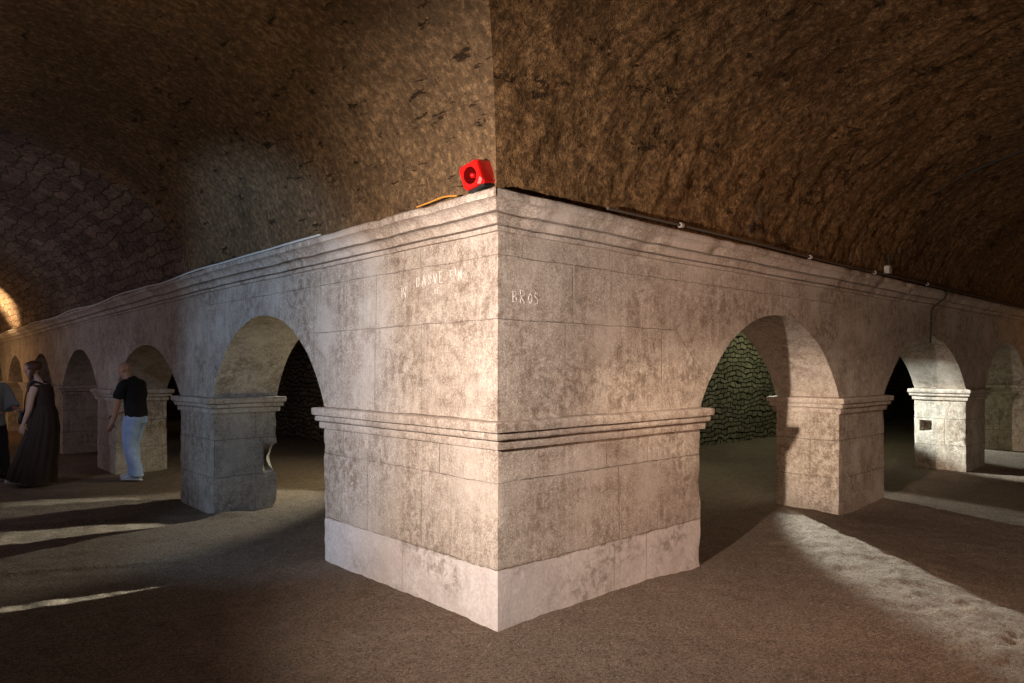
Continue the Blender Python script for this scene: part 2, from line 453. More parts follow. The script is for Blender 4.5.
# ------------------------------------------------------------------ vaults
def vz(c, t0):            # vault height across the gallery; c distance from the gallery's edge t0
    k = (c-t0-W/2)/(W/2)
    return ZS+RISE*math.sqrt(max(0, 1-k*k))
def rough(p, amp, pit):
    d = noise.fractal(Vector(p)*1.1, 1.0, 2.1, 3)*amp*.55 + noise.fractal(Vector(p)*5.0, .75, 2.2, 4)*amp*.38
    d += (abs(noise.noise(Vector(p)*7.0))-.25)*amp*.65+(abs(noise.noise(Vector(p)*15.0))-.25)*amp*.22
    if pit:
        t = nz(p, 3.2, 11)*.6+nz((p[0], p[1], p[2]), 8, 5)*.5
        d += -.05*max(0, t-.38)
    return d
VO = .11      # the outer vaults spring a little in front of the wall face
def vault(name, t0, right, mat, amp, u_to=FAR, u_from=None, drop=0.0, fine=.036, NT=170, mat2=None):
    """barrel vault over [t0, t0+W] running along one wing and mitred against the other wing at the corner"""
    thetas = [PI*k/NT for k in range(NT+1)]
    # closer rows where the camera looks
    bm = bmesh.new(); rows = []
    nseg = 1
    base = sorted(set(frange(0, 8.5, fine)+frange(8.5, 16, .09)[1:]+frange(16, FAR, .35)[1:]+([u_from] if u_from else [])))
    for th in thetas:
        k = math.cos(th)          # 1 .. -1
        w2 = (W-VO)/2 if t0 < 0 else W/2
        c = t0+w2+k*w2
        z = ZS+(RISE-drop)*math.sin(th)
        start = c if u_from is None else u_from
        r = []
        for b in base:
            if u_from is not None and b < u_from-1e-6: continue
            if b > u_to: continue
            u = start+(b-0)/(FAR)*(FAR-start) if u_from is None else b
            q = Vector((u, c, z)) if right else Vector((c, u, z))
            nrm = Vector((0, -k/(W/2), -math.sin(th)/RISE)) if right else Vector((-k/(W/2), 0, -math.sin(th)/RISE))
            # towards the mitre both vaults take the same normal and roughness, so the groin closes
            wm = max(0.0, 1-(u-start)/.15) if u_from is None else 0.0
            sym = Vector((-k/(W/2), -k/(W/2), -math.sin(th)/RISE))
            nrm = (nrm*(1-wm)+sym*wm).normalized(); am = amp*(1-wm)+.03*wm
            q -= nrm*rough(q, am, True)*min(1, math.sin(th)*6+.15)
            if drop: q += nrm*drop
            if not right and t0 < 0: q.z += sag(q.y)
            r.append(q)
        rows.append(r)
    grid(bm, rows)
    if mat2:      # coursed stone shows beyond an irregular edge in the render
        for f in bm.faces:
            c = f.calc_center_median()
            if c.y > 5.35+.28*nz(c, 1.4, 3)+.10*nz(c, 6, 3): f.material_index = 1
    o = build(name, bm, mat, sharp=180)
    if mat2: o.data.materials.append(mat2)
    return tag(o, kind='structure')
vault('ceiling', -W, True, M['vault_r'], .045)
vault('ceiling', -W, False, M['vault_l'], .026, mat2=M['vault_far'])
vault('ceiling', T, True, M['vault_far'], .02, fine=.3, NT=50)
vault('ceiling', T, False, M['vault_far'], .02, fine=.3, NT=50)

# ------------------------------------------------------------------ outer and back walls
def flat_wall(name, p0, p1, z0, z1, mat, amp=.03, step=.15):
    p0, p1 = Vector(p0), Vector(p1); n = int((p1-p0).length/step)
    d = (p1-p0).normalized(); nn = Vector((-d.y, d.x, 0))
    bm = bmesh.new(); rows = []
    for z in frange(z0, z1, step):
        r = []
        for i in range(n+1):
            p = p0.lerp(p1, i/n); v = Vector((p.x, p.y, z))
            r.append(v+nn*(nz(v, 2.2, 4)*amp+nz(v, 8, 4)*amp*.5))
        rows.append(r)
    grid(bm, rows)
    # thickness behind the visible face
    return tag(build(name, bm, mat), kind='structure')
B = T+W
flat_wall('wall_back', (B, B, 0), (FAR, B, 0), -.1, ZS+.1, M['rubble'])
flat_wall('wall_back', (B, FAR, 0), (B, B, 0), -.1, ZS+.1, M['rubble'])
flat_wall('wall_outer', (FAR, -W, 0), (-W, -W, 0), -.1, ZS+.1, M['side'], step=.4)
flat_wall('wall_outer', (-W, -W, 0), (-W, FAR, 0), -.1, ZS+.1, M['side'], step=.4)
flat_wall('wall_end', (-W, FAR-.05, 0), (B, FAR-.05, 0), -.1, 4.4, M['rubble'], step=.3)
flat_wall('wall_end', (FAR-.05, B, 0), (FAR-.05, -W, 0), -.1, 4.4, M['rubble'], step=.3)

# ------------------------------------------------------------------ earth floor
def seg_d(p, a, b):
    a = Vector(a); b = Vector(b); p = Vector(p); ba = b-a
    h = max(0, min(1, (p-a).dot(ba)/ba.dot(ba))); return (p-(a+ba*h)).length, h
def floor_z(x, y):
    p = (x, y, 0)
    z = nz(p, .55, 3)*.035+nz(p, 1.7, 4)*.014+nz(p, 6, 5)*.007+nz(p, 14, 6)*.006
    # soil banked between the first right pier and the open gallery
    d, h = seg_d((x, y), (4.7, .5), (2.0, -2.2))
    z += .05*math.exp(-(d/.55)**2)+(nz(p, 4, 9)*.024+nz(p, 11, 8)*.022)*math.exp(-(d/.65)**2)
    d, h = seg_d((x, y), (6.5, .2), (5.6, -1.9)); z += .03*math.exp(-(d/.3)**2)
    for a, b, w, hh in (((.2, 4.6), (-2.2, 5.75), .10, .035), ((.1, 5.9), (-2.0, 6.75), .12, .03), ((-.9, 3.05), (-3.2, 4.2), .035, .02)):
        d, h = seg_d((x, y), a, b); z += hh*math.exp(-(d/w)**2)*(1+.5*nz(p, 5, 2))
    z += .02*max(0, min(1, (x+y-3)/6))
    return z
def floor():
    def axis():
        a = frange(-W-.2, 7.6, .036); s = .036; c = a[-1]
        while c < FAR: s *= 1.045; c += s; a.append(c)
        return a
    ax = axis(); bm = bmesh.new()
    V = {}
    def vert(i, j):
        if (i, j) not in V: V[i, j] = bm.verts.new((ax[i], ax[j], floor_z(ax[i], ax[j])))
        return V[i, j]
    for i in range(len(ax)-1):
        for j in range(len(ax)-1):
            if ax[i] > B+.3 and ax[j] > B+.3: continue
            bm.faces.new((vert(i, j), vert(i+1, j), vert(i+1, j+1), vert(i, j+1)))
    return tag(build('floor', bm, M['earth'], sharp=180), kind='structure')
floor()

# ------------------------------------------------------------------ red alarm sounder on the cornice
def sounder():
    root = empty('alarm_sounder', (-.095, .078, 2.722))
    tag(root, 'small red box-shaped alarm sounder sitting tilted on top of the cornice at the corner', 'alarm')
    def body():
        bm = bmesh.new()
        # outline of the case in the y-z plane: square with cut corners at the front, deep towards the wall
        s, h = .0775, .15
        def ring(x, k, cut):
            pts = [(-s*k+cut, -h/2*k), (s*k-cut, -h/2*k), (s*k, -h/2*k+cut), (s*k, h/2*k-cut), (s*k-cut, h/2*k), (-s*k+cut, h/2*k), (-s*k, h/2*k-cut), (-s*k, -h/2*k+cut)]
            return [bm.verts.new((x, a, b+h/2)) for a, b in pts]
        rs = [ring(.082, .93, .012), ring(.078, .97, .012), ring(-.055, 1.0, .012), ring(-.072, .97, .022), ring(-.080, .88, .034)]
        for a, b in zip(rs, rs[1:]):
            for k in range(8): bm.faces.new((a[k], a[(k+1) % 8], b[(k+1) % 8], b[k]))
        bm.faces.new(rs[0])
        # front plate with the round horn mouth let in
        n = 32; pts = rs[-1]
        mouth = []
        rad = [(.052, -.080), (.050, -.076), (.043, -.040), (.030, .020), (.0, -.018)]
        circ = [[bm.verts.new((x, r*math.cos(2*PI*k/n), h/2+r*math.sin(2*PI*k/n))) for k in range(n)] for r, x in rad[:-1]]
        for a, b in zip(circ, circ[1:]):
            for k in range(n): bm.faces.new((a[k], a[(k+1) % n], b[(k+1) % n], b[k]))
        bm.faces.new(circ[-1])
        # bridge between the octagon and the circle
        def ang(v): return math.atan2(v.co.z-h/2, v.co.y) % (2*PI)
        octo = sorted(pts, key=ang)
        for k in range(n):
            a0 = 2*PI*(k+.5)/n
            o = min(octo, key=lambda v: abs((ang(v)-a0+PI) % (2*PI)-PI))
            bm.faces.new((circ[0][k], circ[0][(k+1) % n], o))
        for i in range(8):
            a, b = octo[i], octo[(i+1) % 8]
            m = (ang(a)+((ang(b)-ang(a)) % (2*PI))/2) % (2*PI)
            k = int(round(m/(2*PI)*n)) % n
            best = min(range(n), key=lambda kk: abs((2*PI*kk/n-m+PI) % (2*PI)-PI))
            try: bm.faces.new((a, b, circ[0][best]))
            except ValueError: pass
        return bm
    case = build('case', body(), M['red'], root, smooth=False)
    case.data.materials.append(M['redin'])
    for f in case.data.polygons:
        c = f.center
        if c.x > -.070 and c.x < .06 and (c.y**2+(c.z-.075)**2)**.5 < .050: f.material_index = 1  # deep horn faces take the painted shade colour
    bm = bmesh.new()
    tube(bm, [(.015, 0, .075), (-.045, 0, .075), (-.062, 0, .075), (-.068, 0, .075)], [.016, .016, .014, .006], 20)
    build('horn_plug', bm, M['red'], root)
    bm = bmesh.new()
    bmesh.ops.create_cube(bm, size=1, matrix=Matrix.Translation((.01, 0, -.006)) @ Matrix.Diagonal((.135, .13, .014, 1)))
    bmesh.ops.bevel(bm, geom=bm.edges[:], offset=.003, segments=2)
    build('mounting_foot', bm, M['black'], root, smooth=False)
    bm = bmesh.new()
    tube(bm, [(.045, -.0755, .028), (.045, -.0815, .028)], .006, 12)
    sm = plain('bright_screw', (.8, .78, .75), .3, Metallic=1.0); build('screw', bm, sm, root)
    bm = bmesh.new(); tube(bm, [(-.0745, -.045, .028), (-.0795, -.045, .028)], .005, 12)
    build('screw', bm, sm, root)
    root.rotation_euler = (0, math.radians(0), 0)
    # tilt seen from the gallery: leans towards the left wing
    ax = Vector((.68, .733, 0)); root.rotation_mode = 'QUATERNION'
    root.rotation_quaternion = Quaternion(ax, math.radians(-17)) @ Quaternion(Vector((0, 0, 1)), math.radians(9))
    root.location = (-.170, -.045, 2.740)
sounder()

# ------------------------------------------------------------------ cables, conduit, junction box
def smooth_pts(pts, sub=6):
    pts = [Vector(p) for p in pts]; out = []
    for i in range(len(pts)-1):
        p0 = pts[max(i-1, 0)]; p1 = pts[i]; p2 = pts[i+1]; p3 = pts[min(i+2, len(pts)-1)]
        for k in range(sub):
            t = k/sub
            out.append(.5*((2*p1)+(p2-p0)*t+(2*p0-5*p1+4*p2-p3)*t*t+(3*p1-p0-3*p2+p3)*t**3))
    return out+[pts[-1]]
bm = bmesh.new()
pts = []
for i, y in enumerate(frange(1.9, 30, .5)):
    sag_ = .012*math.sin(y*1.9)+.02*nz((y, 0, 0), .9, 7)-.01
    x = -.210
    pts.append((x, y, 2.716+sag(y)+sag_*min(1, max(0, (y-3.5)/2))+.006*nz((y, 1, 0), 2.2, 7)))
tube(bm, smooth_pts(pts, 4), .0085, 6)
tag(build('electric_cable', bm, M['cable']), 'thin pale cable strung along the top of the left cornice', 'cable')
bm = bmesh.new()
tube(bm, smooth_pts([(-.19, .17, 2.726), (-.20, .30, 2.738), (-.195, .44, 2.732), (-.19, .60, 2.726)], 8), .005, 6)
tag(build('orange_wire', bm, M['orange']), 'short orange wire lying on the cornice left of the red sounder', 'wire')
# conduit on the right cornice
root = empty('electric_conduit', (1.05, -.15, 2.735)); tag(root, 'dark straight conduit lying along the top of the right cornice, held by pale clips', 'conduit')
bm = bmesh.new(); tube(bm, [(x-1.05, -.03+.006*math.sin(x*1.7), .012+.006*math.sin(x)) for x in frange(.86, 14, .4)], .012, 8)
build('pipe', bm, M['conduit'], root)
for x in (1.72, 3.95, 5.6, 7.4):
    bm = bmesh.new(); tube(bm, [(x-1.05, -.03, .012+.006*math.sin(x)), (x-1.05+.035, -.03, .012+.006*math.sin(x))], .021, 10)
    build('clip', bm, M['box'], root)
bm = bmesh.new()
bmesh.ops.create_cube(bm, size=1, matrix=Matrix.Diagonal((.085, .06, .09, 1)))
bmesh.ops.bevel(bm, geom=bm.edges[:], offset=.012, segments=2)
jb = build('junction_box', bm, M['box'], None, smooth=False); jb.location = (6.03, -.175, 2.812)
tag(jb, 'small pale grey junction box on the right cornice where a dark cable climbs the vault', 'junction box')
bm = bmesh.new(); pts = []
for k in range(0, 30):
    th = PI*k/34
    c = -W/2+math.cos(th)*W/2
    pts.append((6.08+.10*nz((k*.3, 0, 0), 1, 3), c-math.cos(th)*.035 if k else -.17, ZS+.165*(k == 0)+RISE*math.sin(th)-.05*math.sin(th)))
pts[1] = (6.08, -.16, 2.97)
tube(bm, smooth_pts(pts, 5), .011, 6)
tag(build('vault_cable', bm, M['dcable']), 'dark cable curving up over the right vault from the junction box', 'cable')
bm = bmesh.new()
tube(bm, smooth_pts([(8.10, -.215, 2.74), (8.11, -.222, 2.70), (8.11, -.17, 2.60), (8.1, -.08, 2.53), (8.09, -.03, 2.45), (8.10, -.018, 2.3), (8.08, -.018, 2.15), (8.07, -.018, 2.0)], 5), .012, 6)
tag(build('hanging_cable', bm, M['dcable']), 'short dark cable hanging down the wall to the crown of the second right arch', 'cable')

# ------------------------------------------------------------------ pale graffiti scratched in the plaster
GL = {'D': [[(0, 0), (0, 1), (.5, .85), (.6, .5), (.5, .12), (0, 0)]], 'A': [[(0, 0), (.3, 1), (.6, 0)], [(.12, .4), (.5, .4)]],
      'N': [[(0, 0), (0, 1), (.55, 0), (.55, 1)]], 'V': [[(0, 1), (.28, 0), (.6, 1)]], 'E': [[(.5, 1), (0, 1), (0, 0), (.5, 0)], [(0, .5), (.4, .5)]],
      'T': [[(0, 1), (.6, 1)], [(.3, 1), (.3, 0)]], 'I': [[(.1, 0), (.1, 1)]], 'M': [[(0, 0), (.05, 1), (.3, .4), (.55, 1), (.6, 0)]],
      'B': [[(0, 0), (0, 1), (.45, .85), (.4, .6), (0, .5), (.5, .4), (.5, .1), (0, 0)]], 'R': [[(0, 0), (0, 1), (.5, .85), (.45, .55), (0, .5), (.55, 0)]],
      'O': [[(.3, 0), (.02, .3), (.02, .7), (.3, 1), (.57, .7), (.57, .3), (.3, 0)]], 'S': [[(.5, .9), (.1, 1), (0, .7), (.5, .35), (.4, .02), (0, .1)]],
      'L': [[(0, 1), (0, 0), (.45, 0)]], '5': [[(.5, 1), (.05, 1), (.05, .6), (.5, .5), (.45, .1), (0, 0)]], ' ': []}
from mathutils.bvhtree import BVHTree
BV = [BVHTree.FromPolygons([v.co for v in o.data.vertices], [p.vertices for p in o.data.polygons]) for o in (wall_left, wall_right)]
def on_wall(p, right):
    d = Vector((0, 1, 0)) if right else Vector((1, 0, 0)); o = Vector(p)-d*.3; best = None
    for b in BV:
        h = b.ray_cast(o, d, .6)
        if h[0] is not None and (best is None or h[3] < best[1]): best = (h[0], h[3])
    return (best[0] if best else Vector(p))-d*.0008
def graffiti(text, right, u0, z0, h, sl, label, r=.0032, sp=.85):
    root = empty('graffiti', (u0, 0, z0) if right else (0, u0, z0)); tag(root, label, 'graffiti')
    u = u0; k = 0
    for ch in text:
        bm = bmesh.new()
        hh = h*(1+.15*math.sin(k*2.1)); k += 1
        for st in GL[ch]:
            pts = []
            for a, b in st:
                uu = (u-u0)+a*hh*.8; z = b*hh+sl*(u-u0)
                # reading direction: rightwards as seen from the gallery
                pts.append(Vector((u0+uu, 0, z0+z)) if right else Vector((0, u0-uu, z0+z)))
            out = []
            for p, q2 in zip(pts, pts[1:]): out += [p, p.lerp(q2, .33), p.lerp(q2, .66)]
            tube(bm, [w_-root.location for w_ in [on_wall(v_, right) for v_ in out+[pts[-1]]]], r, 5)
        if GL[ch]: build('letter', bm, M['chalk'], root)
        else: bm.free()
        u += hh*sp*(.5 if ch in 'I ' else 1)
    return root
graffiti('DANVE TIM', False, .87, 2.228, .068, .03, 'pale scratched letters on the upper left face of the corner, the longest line of them', .0032, sp=.98)
graffiti('RE', False, .66, 2.165, .035, .02, 'two small pale letters scratched under the long line on the left face', .0022)
graffiti('IN', False, 1.06, 2.165, .07, .0, 'short bright scratched strokes left of and below the long line of letters', .0032, .6)
graffiti('BROS', True, .13, 2.07, .075, .0, 'faint pale scratched word on the right face just beside the corner edge', .0022)

# ------------------------------------------------------------------ people
def crv(pts, sub=5):
    """smooth (pos, radius...) list"""
    P = smooth_pts([p[0] for p in pts], sub); out = []
    for i, p in enumerate(P):
        t = i/sub; k = min(int(t), len(pts)-2); f = t-k; f = f*f*(3-2*f)
        a, b = pts[k][1:], pts[k+1][1:]
        out.append((p, [x+(y-x)*f for x, y in zip(a, b)]))
    return out
def loft(bm, pts, side=Vector((0, 1, 0)), n=16, sub=5, fold=None):
    """tube through (pos, r_side, r_front) with elliptical rings; ring 'side' axis is kept near the given axis"""
    C = crv([(p[0], p[1], p[2] if len(p) > 2 else p[1]) for p in pts], sub)
    rings = []
    for i, (p, (ra, rb)) in enumerate(C):
        t = (C[min(i+1, len(C)-1)][0]-C[max(i-1, 0)][0]).normalized()
        b = side.cross(t)
        if b.length < 1e-3: b = Vector((1, 0, 0))
        b.normalize(); a = t.cross(b)
        r = []
        for k in range(n):
            th = 2*PI*k/n; f = 1 if fold is None else fold(i/(len(C)-1), th)
            r.append(bm.verts.new(p+a*math.cos(th)*ra*f+b*math.sin(th)*rb*f))
        rings.append(r)
    for i in range(len(rings)-1):
        for k in range(n): bm.faces.new((rings[i][k], rings[i][(k+1) % n], rings[i+1][(k+1) % n], rings[i+1][k]))
    bm.faces.new(rings[0][::-1]); bm.faces.new(rings[-1])
def ball(bm, c, r, rot=None, seg=16):
    m = Matrix.Translation(Vector(c)) @ (rot.to_matrix().to_4x4() if rot else Matrix.Identity(4)) @ Matrix.Diagonal((*r, 1))
    bmesh.ops.create_uvsphere(bm, u_segments=seg, v_segments=seg//2+2, radius=1, matrix=m)
def remeshed(name, bm, mat, parent, voxel, wr=0.0, sc=14):
    """closed lofts fused into one continuous skin"""
    bmesh.ops.recalc_face_normals(bm, faces=bm.faces[:])
    me = bpy.data.meshes.new(name); bm.to_mesh(me); bm.free()
    tmp = bpy.data.objects.new(name, me); COL.objects.link(tmp)
    r = tmp.modifiers.new('r', 'REMESH'); r.mode = 'VOXEL'; r.voxel_size = voxel; r.adaptivity = 0
    s = tmp.modifiers.new('s', 'SMOOTH'); s.factor = .5; s.iterations = 3
    dg = bpy.context.evaluated_depsgraph_get(); me2 = bpy.data.meshes.new_from_object(tmp.evaluated_get(dg))
    bpy.data.objects.remove(tmp); me2.name = name
    if wr:
        for v in me2.vertices: v.co += noise.noise_vector(v.co*sc)*wr
    me2.materials.clear(); me2.materials.append(mat)
    me2.polygons.foreach_set('use_smooth', [True]*len(me2.polygons))
    o = bpy.data.objects.new(name, me2); COL.objects.link(o); o.parent = parent
    return o
V = Vector
skin = plain('skin', (.52, .30, .22), .5, 25, .05, .15, .35, )
def head(bm, c, fwd, down, s=1.0):
    """head with brow, nose, lips, chin and ears; fwd is the gaze heading in local xy, down the nod in radians"""
    f = V((math.cos(fwd)*math.cos(down), math.sin(fwd)*math.cos(down), -math.sin(down)))
    l = V((-math.sin(fwd), math.cos(fwd), 0)); u = f.cross(l)
    c = V(c); R3 = Matrix((f, l, u)).transposed()
    q = R3.to_quaternion()
    at = lambda a, b, d: c+(f*a+l*b+u*d)*s
    ball(bm, at(-.012, 0, .022), (.097*s, .077*s, .088*s), q, 24)          # skull
    ball(bm, at(.022, 0, -.035), (.068*s, .060*s, .075*s), q, 20)           # face
    ball(bm, at(.058, 0, -.092), (.028*s, .030*s, .022*s), q)               # chin
    ball(bm, at(.085, 0, -.022), (.020*s, .011*s, .020*s), q)               # nose
    ball(bm, at(.078, 0, .004), (.012*s, .009*s, .022*s), q)
    ball(bm, at(.079, 0, -.058), (.012*s, .024*s, .007*s), q)               # lips
    ball(bm, at(.078, 0, -.067), (.011*s, .020*s, .006*s), q)
    for sd in (-1, 1):
        ball(bm, at(.070, .030*sd, .022), (.014*s, .026*s, .008*s), q)      # brow
        ball(bm, at(.066, .050*sd, -.020), (.014*s, .016*s, .014*s), q)     # cheek
        ball(bm, at(-.008, .080*sd, -.012), (.020*s, .008*s, .031*s), q)    # ear
    return at, q, f, l, u
def hand(bm, w, d, palmn, s=1.0, curl=.35, thumb=1):
    """palm and five separate, bent fingers. w wrist, d pointing direction, palmn palm normal"""
    d = V(d).normalized(); pn = V(palmn).normalized(); a = d.cross(pn).normalized()
    w = V(w)
    loft(bm, [(w, .026*s, .019*s), (w+d*.035*s, .036*s, .016*s), (w+d*.085*s, .040*s, .014*s)], side=a, n=12, sub=3)
    for k, L in enumerate((.070, .080, .074, .058)):
        o = w+d*.082*s+a*(.030-.020*k)*s*thumb
        pts = [(o, .0088*s, .0088*s)]; p = o; ang = curl*.5
        for j, fr in enumerate((.45, .32, .23)):
            dd = d*math.cos(ang)+pn*math.sin(ang); p = p+dd*L*fr*s; pts.append((p, (.0082-.0009*j)*s, (.0082-.0009*j)*s)); ang += curl
        loft(bm, pts, side=a, n=8, sub=2)
    o = w+d*.028*s+a*.030*s*thumb
    p1 = o+(d*.6+a*.7*thumb+pn*.3).normalized()*.034*s; p2 = p1+(d*.85+a*.25*thumb+pn*.35).normalized()*.030*s
    loft(bm, [(o, .012*s), (p1, .0105*s), (p2, .0080*s)], side=pn, n=8, sub=3)
def shoe(name, parent, pos, yaw, mat, sole, L=.28, pitch=0):
    o = V(pos)
    def rt(p): return o+Matrix.Rotation(yaw, 3, 'Z') @ (Matrix.Rotation(pitch, 3, 'Y') @ V(p))
    bm = bmesh.new()
    sd = Matrix.Rotation(yaw, 3, 'Z') @ V((0, 1, 0))
    loft(bm, [(rt((-.075, 0, .045)), .020, .030), (rt((-.06, 0, .052)), .036, .046), (rt((0, 0, .050)), .040, .046), (rt((.07, 0, .040)), .046, .034), (rt((L-.125, 0, .032)), .046, .027), (rt((L-.085, 0, .028)), .026, .018)], side=sd, n=16, sub=5)
    so = build(name, bm, mat, parent)
    bm = bmesh.new()
    loft(bm, [(rt((-.085, 0, .010)), .022, .009), (rt((-.06, 0, .012)), .038, .011), (rt((.0, 0, .012)), .038, .011), (rt((.07, 0, .012)), .047, .011), (rt((L-.125, 0, .012)), .046, .011), (rt((L-.080, 0, .012)), .025, .009)], side=sd, n=16, sub=5)
    build('sole', bm, sole, so)
    return so

def heading(lx, ly): return math.atan2(ly, lx)
IMG_L = V((-.733, .681)); INTO = V((.68, .733))
# --- man: local +x is where he faces, +y his left
def man():
    d = IMG_L*.99+INTO*.12
    root = empty('person', (.055, 7.965, .035), heading(d.x, d.y))
    tag(root, 'person in a black t-shirt and pale blue jeans, bald, head bowed, standing in the arch', 'person')
    # bald head bowed over the chest, torso leaning a little forward
    bm = bmesh.new()
    head(bm, (.165, .0, 1.585), .12, .55, 1.02)
    loft(bm, [((.03, 0, 1.36), .075, .065), ((.08, 0, 1.44), .062, .062), ((.125, 0, 1.52), .056, .060), ((.145, 0, 1.56), .050, .056)], n=16)
    loft(bm, [((-.02, 0, .86), .15, .11), ((-.02, 0, .98), .155, .115), ((.0, 0, 1.12), .15, .115), ((.0, 0, 1.26), .175, .125), ((.02, 0, 1.37), .17, .105), ((.04, 0, 1.43), .09, .07)], n=24)
    # near (left) arm reaching down in front, far arm bent
    loft(bm, [((.03, .19, 1.37), .062, .060), ((.06, .215, 1.30), .055, .056), ((.09, .225, 1.18), .046, .048), ((.125, .215, 1.07), .041, .042), ((.17, .19, .95), .039, .038), ((.225, .165, .84), .026, .029), ((.235, .162, .82), .025, .022)], n=14)
    hand(bm, (.235, .162, .825), (.42, -.05, -.9), (.75, -.55, .35), 1.0, .38, 1)
    loft(bm, [((.03, -.19, 1.37), .060, .060), ((.06, -.215, 1.29), .055, .055), ((.09, -.22, 1.17), .045, .047), ((.13, -.20, 1.07), .041, .041), ((.24, -.14, 1.0), .036, .036), ((.31, -.09, .96), .026, .025)], n=14)
    hand(bm, (.31, -.09, .96), (.8, .4, -.35), (.1, .3, -.9), 1.0, .45, -1)
    # legs
    loft(bm, [((-.02, .085, .90), .085, .10), ((.0, .09, .74), .080, .090), ((.02, .095, .50), .056, .060), ((-.03, .09, .34), .054, .060), ((-.09, .085, .12), .036, .040), ((-.095, .085, .06), .036, .042)], n=14)
    loft(bm, [((-.02, -.085, .90), .085, .10), ((.04, -.09, .74), .080, .090), ((.10, -.095, .50), .056, .060), ((.085, -.09, .34), .054, .060), ((.075, -.085, .12), .036, .040), ((.075, -.085, .06), .036, .042)], n=14)
    remeshed('body', bm, plain('mans_skin', (.50, .28, .20), .5, 25, .05, .15, .35), root, .006)
    bm = bmesh.new()
    loft(bm, [((-.025, 0, .905), .172, .135), ((-.02, 0, 1.0), .172, .135), ((-.005, 0, 1.12), .172, .138), ((.0, 0, 1.26), .196, .148), ((.015, 0, 1.36), .200, .130), ((.045, 0, 1.425), .110, .085), ((.07, 0, 1.450), .078, .072)], n=28)
    for s in (1, -1):
        loft(bm, [((.02, .12*s, 1.385), .066, .070), ((.035, .185*s, 1.375), .076, .074), ((.06, .222*s, 1.30), .072, .072), ((.088, .232*s, 1.21), .071, .069), ((.095, .233*s, 1.185), .070, .068)], n=16)
    remeshed('t_shirt', bm, plain('black_cotton', (.012, .012, .016), .85, 60, .1), root, .009, .008, 13)
    bm = bmesh.new()
    loft(bm, [((-.02, 0, .98), .158, .120), ((-.02, 0, .90), .170, .135), ((-.015, 0, .82), .165, .135)], n=24)
    loft(bm, [((-.02, .08, .90), .100, .128), ((.0, .09, .74), .102, .118), ((.015, .095, .52), .088, .094), ((-.025, .092, .34), .086, .092), ((-.075, .086, .16), .083, .094), ((-.085, .086, .055), .083, .100)], n=16)
    loft(bm, [((-.02, -.08, .90), .100, .128), ((.04, -.09, .74), .100, .115), ((.095, -.095, .52), .086, .092), ((.085, -.092, .34), .083, .090), ((.07, -.086, .16), .082, .092), ((.065, -.086, .055), .082, .098)], n=16)
    remeshed('jeans', bm, plain('pale_denim', (.38, .52, .86), .85, 45, .25, .3), root, .010, .011, 11)
    wh = plain('white_leather', (.62, .68, .78), .5); so = plain('white_rubber', (.7, .74, .8), .6)
    shoe('shoe', root, (-.085, .086, 0), .05, wh, so, .30); shoe('shoe', root, (.075, -.086, 0), -.1, wh, so, .30)
man()

